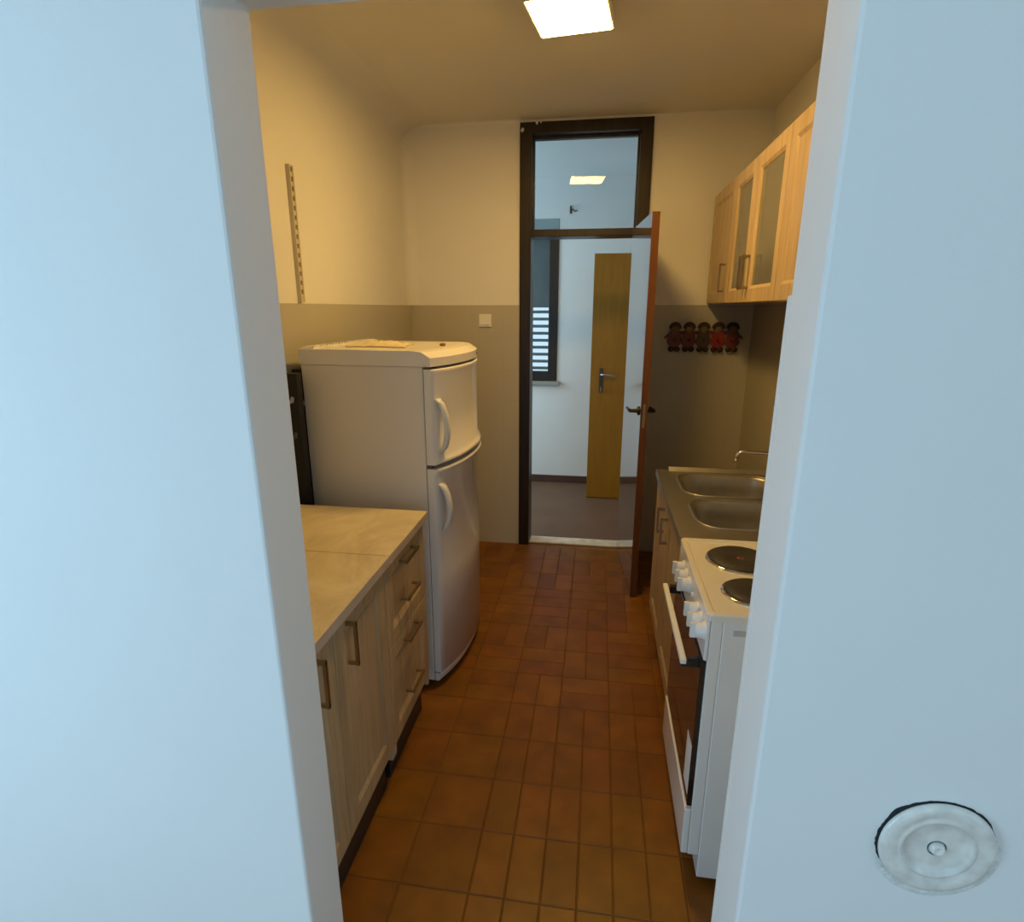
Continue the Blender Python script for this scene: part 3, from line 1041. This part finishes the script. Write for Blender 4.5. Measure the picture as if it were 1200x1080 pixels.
# ------------------------------------------------------------------ sink unit
SF = 0.300
SY0, SY1 = 1.790, 2.605
sc = thing('sink_cabinet', 'light oak base cabinet under the stainless steel sink', 'cabinet', (0.6, 2.2, 0))
obj('body', carcass(SF + 0.019, XR - 0.012, SY0, SY1, 0.165, 0.818, -1, drop=0.04, top=False), M['oak_dim'], sc)
mid = (SY0 + SY1) / 2
for (a, b_, hy) in ((SY0, mid, mid - 0.04), (mid, SY1, mid + 0.085)):
    d = obj('cabinet_door', shaker(SF, -1, a + 0.002, b_ - 0.002, 0.158, 0.812), M['oak_base_shaded'], sc)
    obj('handle', bow_handle(SF, -1, hy, 0.72, 0.11), M['brass'], d)
feet(sc, 0.42, 0.84, SY0 + 0.06, SY1 - 0.06, 0.165)

sk = thing('steel_sink', 'stainless steel worktop with two sink bowls on the oak sink cabinet', 'sink', (0.6, 2.2, 0.82))
bm = bm_new()
outer = [(0.290, SY0 - 0.004), (XR - 0.010, SY0 - 0.004), (XR - 0.010, SY1 + 0.01), (0.290, SY1 + 0.01)]
bowls = [rrect(0.372, 0.770, 2.235, 2.545, 0.085), rrect(0.372, 0.770, 1.885, 2.190, 0.085)]
ZS = 0.850


def loop(pts, z):
    return [bm.verts.new((x, y, z)) for x, y in pts]


def edges_of(vs):
    return [bm.edges.new((vs[i], vs[(i + 1) % len(vs)])) for i in range(len(vs))]


def inset(pts, d):
    cx = sum(p[0] for p in pts) / len(pts); cy = sum(p[1] for p in pts) / len(pts)
    w_ = max(p[0] for p in pts) - min(p[0] for p in pts); h_ = max(p[1] for p in pts) - min(p[1] for p in pts)
    return [(cx + (x - cx) * (1 - 2 * d / w_), cy + (y - cy) * (1 - 2 * d / h_)) for x, y in pts]


o0 = loop(outer, ZS)
bl = [loop(b_, ZS) for b_ in bowls]
es = edges_of(o0) + [e for l in bl for e in edges_of(l)]
bmesh.ops.triangle_fill(bm, use_beauty=True, use_dissolve=False, edges=es)
for pts, l0 in zip(bowls, bl):
    prev = l0
    for d, z in ((0.004, ZS - 0.003), (0.008, ZS - 0.010), (0.014, ZS - 0.06), (0.022, ZS - 0.125), (0.034, ZS - 0.145), (0.055, ZS - 0.152)):
        cur = loop(inset(pts, d), z)
        for i in range(len(cur)):
            f = bm.faces.new((prev[i], prev[(i + 1) % len(cur)], cur[(i + 1) % len(cur)], cur[i])); f.smooth = True
        prev = cur
    f = bm.faces.new(prev)
# turned-down front and side edges
lo = loop(outer, 0.820)
for i in range(4):
    bm.faces.new((o0[i], o0[(i + 1) % 4], lo[(i + 1) % 4], lo[i]))
obj('sink_top', bm, M['steel'], sk)
bm = bm_new()   # raised rim round the drainer: at the far end and the wall side
prism(bm, [(SY1 - 0.022, ZS), (SY1 - 0.006, ZS + 0.018), (SY1 + 0.004, ZS + 0.018), (SY1 + 0.010, ZS)], 'x', 0.345, XR - 0.012)
obj('raised_rim', bm, M['steel'], sk, bevel=0.002)
bm = bm_new()   # rolled bead round each bowl
for pts in bowls:
    pp = [(x, y, ZS + 0.001) for x, y in inset(pts, -0.006)]
    tube(bm, pp + [pp[0]], 0.004, 6)
obj('bowl_bead', bm, M['steel'], sk)
for pts in bowls:
    cx = sum(p[0] for p in pts) / len(pts); cy = sum(p[1] for p in pts) / len(pts)
    bm = bm_new(); lathe(bm, [(0, 0.001), (0.022, 0.001), (0.030, 0.0035), (0.036, 0.004), (0.038, 0.0)], (cx, cy, ZS - 0.152), (0, 0, 1), 24)
    obj('drain', bm, M['chrome'], sk)

fc = thing('wall_faucet', 'chrome wall faucet with a thin spout reaching over the far sink bowl', 'faucet', (0.88, 2.24, 1.05))
bm = bm_new()
tube(bm, [(0.545, 2.22, 1.008), (0.546, 2.22, 1.026), (0.552, 2.22, 1.036), (0.566, 2.22, 1.042), (0.70, 2.225, 1.034), (0.82, 2.235, 1.030), (0.845, 2.24, 1.032)], [0.0065, 0.0065, 0.007, 0.0075, 0.007, 0.007, 0.009], 10)
obj('spout', bm, M['chrome'], fc)
bm = bm_new()
tube(bm, [(0.845, 2.155, 1.055), (0.845, 2.325, 1.055)], [0.019, 0.019], 14)
for y in (2.165, 2.315):
    lathe(bm, [(0.028, 0.0), (0.028, 0.006), (0.014, 0.01), (0.012, 0.05)], (XR - 0.0085, y, 1.055), (-1, 0, 0), 18)
obj('mixer_body', bm, M['chrome'], fc)
for y in (2.155, 2.325):
    bm = bm_new()
    s = -1 if y < 2.24 else 1
    lathe(bm, [(0, -0.004), (0.013, 0), (0.013, 0.02), (0.02, 0.024), (0.021, 0.048), (0.014, 0.054), (0, 0.055)], (0.845, y, 1.055), (0, s, 0), 10)
    obj('tap_knob', bm, M['chrome'], fc)

# ------------------------------------------------------------------ cooker
CY0, CY1 = 1.292, 1.772
ck = thing('electric_cooker', 'white freestanding electric cooker with black hotplates, between the sink and the doorway', 'cooker', (0.6, 1.53, 0))
bm = bm_new()
bx(bm, 0.330, 0.865, CY0, CY1, 0.030, 0.838)
bx(bm, 0.300, 0.330, CY0 + 0.0015, CY1 - 0.0015, 0.105, 0.838)
obj('body', bm, M['white_enamel'], ck, bevel=0.003)
bm = bm_new(); bx(bm, 0.355, 0.52, CY0 - 0.0012, CY0, 0.800, 0.815)
obj('side_grip', bm, M['grey_strip'], ck)
for x in (0.38, 0.80):
    for y in (CY0 + 0.05, CY1 - 0.05):
        bm = bm_new(); lathe(bm, [(0, 0), (0.018, 0), (0.018, 0.031), (0, 0.031)], (x, y, 0), (0, 0, 1), 12)
        obj('foot', bm, M['black_plastic'], ck)
# hob plate with a raised rim
bm = bm_new()
hx0, hx1, hy0, hy1 = 0.290, 0.868, CY0 - 0.004, CY1 + 0.004
rings = []
for ins, z in ((0.0, 0.838), (0.0, 0.852), (0.003, 0.856), (0.014, 0.856), (0.020, 0.851)):
    rings.append([bm.verts.new((x, y, z)) for x, y in rrect(hx0 + ins, hx1 - ins, hy0 + ins, hy1 - ins, 0.012, 4)])
for a, b_ in zip(rings, rings[1:]):
    for i in range(len(a)):
        bm.faces.new((a[i], a[(i + 1) % len(a)], b_[(i + 1) % len(a)], b_[i]))
bm.faces.new(rings[-1]); bm.faces.new(rings[0][::-1])
obj('hob', bm, M['cooktop'], ck)
for (x, y, r, dot) in ((0.443, 1.630, 0.0905, True), (0.430, 1.424, 0.0735, False), (0.710, 1.637, 0.0735, False), (0.710, 1.428, 0.0905, True)):
    bm = bm_new()
    lathe(bm, [(0, 0.0075), (r * 0.22, 0.0075), (r * 0.26, 0.009), (r - 0.004, 0.0095), (r, 0.006), (r, 0)], (x, y, 0.851), (0, 0, 1), 48)
    pl = obj('hotplate', bm, M['iron'], ck)
    bm = bm_new()
    lathe(bm, [(r - 0.001, 0.0045), (r + 0.003, 0.0055), (r + 0.007, 0.003), (r + 0.009, 0.0)], (x, y, 0.851), (0, 0, 1), 48)
    obj('rim_ring', bm, M['chrome'], pl)
    if dot:
        bm = bm_new(); lathe(bm, [(0, 0.0085), (0.010, 0.0085), (0.011, 0.0074)], (x, y, 0.851), (0, 0, 1), 20)
        obj('red_dot', bm, M['red'], pl)
# slanted control panel with six knobs
bm = bm_new()
prism(bm, [(0.300, 0.838), (0.292, 0.836), (0.290, 0.725), (0.300, 0.722)], 'y', CY0, CY1)
cp = obj('control_panel', bm, M['white_enamel'], ck, bevel=0.002)
for y in (1.315, 1.366, 1.419, 1.560, 1.616, 1.672):
    bm = bm_new()
    lathe(bm, [(0.024, -0.002), (0.024, 0.004), (0.020, 0.006), (0.0185, 0.022), (0.017, 0.024), (0, 0.024)], (0.291, y, 0.795), (-1, 0, 0), 24)
    bx(bm, 0.256, 0.270, y - 0.005, y + 0.005, 0.776, 0.815)
    obj('knob', bm, M['white_plastic'], cp)
bm = bm_new(); lathe(bm, [(0.008, 0), (0.008, 0.004), (0.005, 0.006), (0, 0.006)], (0.291, 1.490, 0.80), (-1, 0, 0), 12)
obj('pilot_light', bm, M['white_plastic'], cp)
# oven door, bar handle, drawer
bm = bm_new(); bx(bm, 0.286, 0.300, CY0 + 0.004, CY1 - 0.004, 0.268, 0.718)
od = obj('oven_door', bm, M['oven_glass'], ck, bevel=0.002)
bm = bm_new(); bx(bm, 0.240, 0.256, 1.318, 1.742, 0.691, 0.706)
obj('handle', bm, M['white_plastic'], od, bevel=0.003)
for y in (1.326, 1.722):
    bm = bm_new(); bx(bm, 0.243, 0.287, y, y + 0.018, 0.680, 0.6905)
    bx(bm, 0.262, 0.287, y, y + 0.018, 0.6905, 0.703)
    obj('handle_bracket', bm, M['black_plastic'], od)
bm = bm_new(); bx(bm, 0.2852, 0.286, CY0 + 0.012, CY0 + 0.075, 0.300, 0.455)
obj('white_patch', bm, M['white_plastic'], od)  # flat white patch low on the oven glass
bm = bm_new(); bx(bm, 0.282, 0.300, CY0 + 0.001, CY1 - 0.001, 0.108, 0.258)
obj('drawer', bm, M['white_enamel'], ck, bevel=0.003)

# ------------------------------------------------------------------ hook rack with five small figures
RK = thing('hook_rack', 'dark red hook rack shaped like five small figures on the beige tiles', 'hook rack', (0.617, YB - 0.008, 1.40))
yw = YB - 0.008
bm = bm_new(); bx(bm, 0.425, 0.815, yw - 0.008, yw, 1.425, 1.445)
obj('backing_rail', bm, M['figure_maroon'], RK)
cols = ['figure_maroon', 'figure_maroon', 'figure_dark', 'figure_red', 'figure_maroon']
for i in range(5):
    x = 0.452 + i * 0.083
    w_ = 0.0415
    bm = bm_new()
    pts = []
    for k in range(24):
        a = 2 * PI * k / 24
        px = x + w_ * math.cos(a) * (1.06 if math.sin(a) < 0 else 0.92)
        pz = 1.400 + 0.056 * math.sin(a)
        pts.append((px, pz))
    prism(bm, pts, 'y', yw - 0.020, yw - 0.008)
    fg = obj('figure', bm, M[cols[i]], RK, bevel=0.003)
    bm = bm_new()
    lathe(bm, [(0.027, 0), (0.028, 0.006), (0.022, 0.013), (0.01, 0.016), (0, 0.017)], (x, yw - 0.008, 1.455), (0, -1, 0), 18)
    obj('face', bm, M['figure_face'], fg)
    bm = bm_new()
    pts = [(x + 0.036 * math.cos(PI * k / 12), 1.462 + 0.036 * math.sin(PI * k / 12)) for k in range(13)] + [(x - 0.026, 1.458), (x - 0.018, 1.470), (x, 1.476), (x + 0.018, 1.470), (x + 0.026, 1.458)]
    prism(bm, pts, 'y', yw - 0.028, yw - 0.008)
    obj('hat', bm, M['figure_hat'], fg, bevel=0.002)
    for s in (-1, 1):
        bm = bm_new()
        bmesh.ops.create_uvsphere(bm, u_segments=12, v_segments=8, radius=1)
        for v in bm.verts:
            v.co = Vector((x + s * 0.018 + v.co.x * 0.018, yw - 0.018 + v.co.y * 0.010, 1.338 + v.co.z * 0.016)); 
        obj('shoe', bm, M['figure_hat'], fg, smooth=True)
    for s in ((-1,) if i == 0 else (1,) if i == 4 else ()):
        bm = bm_new()
        prism(bm, [(x + s * 0.028, 1.44), (x + s * 0.062, 1.408), (x + s * 0.055, 1.398), (x + s * 0.030, 1.412)], 'y', yw - 0.018, yw - 0.010)
        obj('arm', bm, M['figure_dark'], fg)
    bm = bm_new()
    tube(bm, [(x, yw - 0.019, 1.392), (x, yw - 0.034, 1.385), (x, yw - 0.040, 1.392), (x, yw - 0.041, 1.402)], 0.003, 8)
    obj('hook', bm, M['dark_handle'], fg)

# ------------------------------------------------------------------ round cover on the doorway wall
cv = thing('flue_cover', 'round pale enamel cover over a hole low on the doorway wall', 'cover', (0.547, WN, 0.772))
cx, cz = 0.547, 0.772
bm = bm_new()
lathe(bm, [(0.080, 0.0), (0.083, 0.004), (0.081, 0.009), (0.074, 0.011), (0.064, 0.010), (0.058, 0.0075), (0.055, 0.008), (0.052, 0.010), (0.049, 0.006), (0.046, 0.003), (0.020, 0.004), (0.014, 0.005)], (cx, WN, cz), (0, -1, 0), 64)
obj('cover_dish', bm, M['cover'], cv)
bm = bm_new()
lathe(bm, [(0.0, 0.006), (0.0035, 0.0065), (0.005, 0.010), (0.0075, 0.011), (0.0095, 0.009), (0.0115, 0.004)], (cx + 0.001, WN, cz - 0.001), (0, -1, 0), 24)
obj('knob', bm, M['cover'], cv)
bm = bm_new()   # dark gap where the plaster has broken away round the rim
N = 60
a0, a1 = math.radians(8), math.radians(207)
inn, out = [], []
rr = random.Random(11)
for k in range(N + 1):
    a = a0 + (a1 - a0) * k / N
    deg = math.degrees(a)
    wd = 0.0004 + 0.0046 * math.exp(-((deg - 139) / 10) ** 2) + 0.0016 * math.exp(-((deg - 120) / 5) ** 2) + 0.002 * math.exp(-((deg - 45) / 9) ** 2) + 0.0012 * math.exp(-((deg - 178) / 20) ** 2) + 0.0014 * rr.random() ** 2
    inn.append((cx + 0.079 * math.cos(a), cz + 0.079 * math.sin(a)))
    out.append((cx + (0.0835 + wd) * math.cos(a), cz + (0.0835 + wd) * math.sin(a)))
for k in range(N):
    A = [bm.verts.new((p[0], WN - 0.0008, p[1])) for p in (inn[k], inn[k + 1], out[k + 1], out[k])]
    B = [bm.verts.new((p[0], WN + 0.002, p[1])) for p in (inn[k], inn[k + 1], out[k + 1], out[k])]
    bm.faces.new(A); bm.faces.new(B[::-1])
    for i in range(4):
        bm.faces.new((A[i], A[(i + 1) % 4], B[(i + 1) % 4], B[i]))
obj('broken_gap', bm, M['hole'], cv)
bm = bm_new()   # filler smeared round the lower rim
ring = []
prof = [(0.0815, 0.0), (0.086, 0.003), (0.094, 0.0015), (0.101, 0.0)]
for k in range(41):
    a = math.radians(205 + 165 * k / 40)
    f = math.sin(PI * k / 40) ** 0.5
    ring.append([bm.verts.new((cx + (0.0815 + (r - 0.0815) * (0.25 + 0.75 * f)) * math.cos(a), WN - h * f - 0.0002, cz + (0.0815 + (r - 0.0815) * (0.25 + 0.75 * f)) * math.sin(a))) for r, h in prof])
for a, b_ in zip(ring, ring[1:]):
    for i in range(len(prof) - 1):
        f = bm.faces.new((a[i], a[i + 1], b_[i + 1], b_[i])); f.smooth = True
obj('filler', bm, M['plaster'], cv)
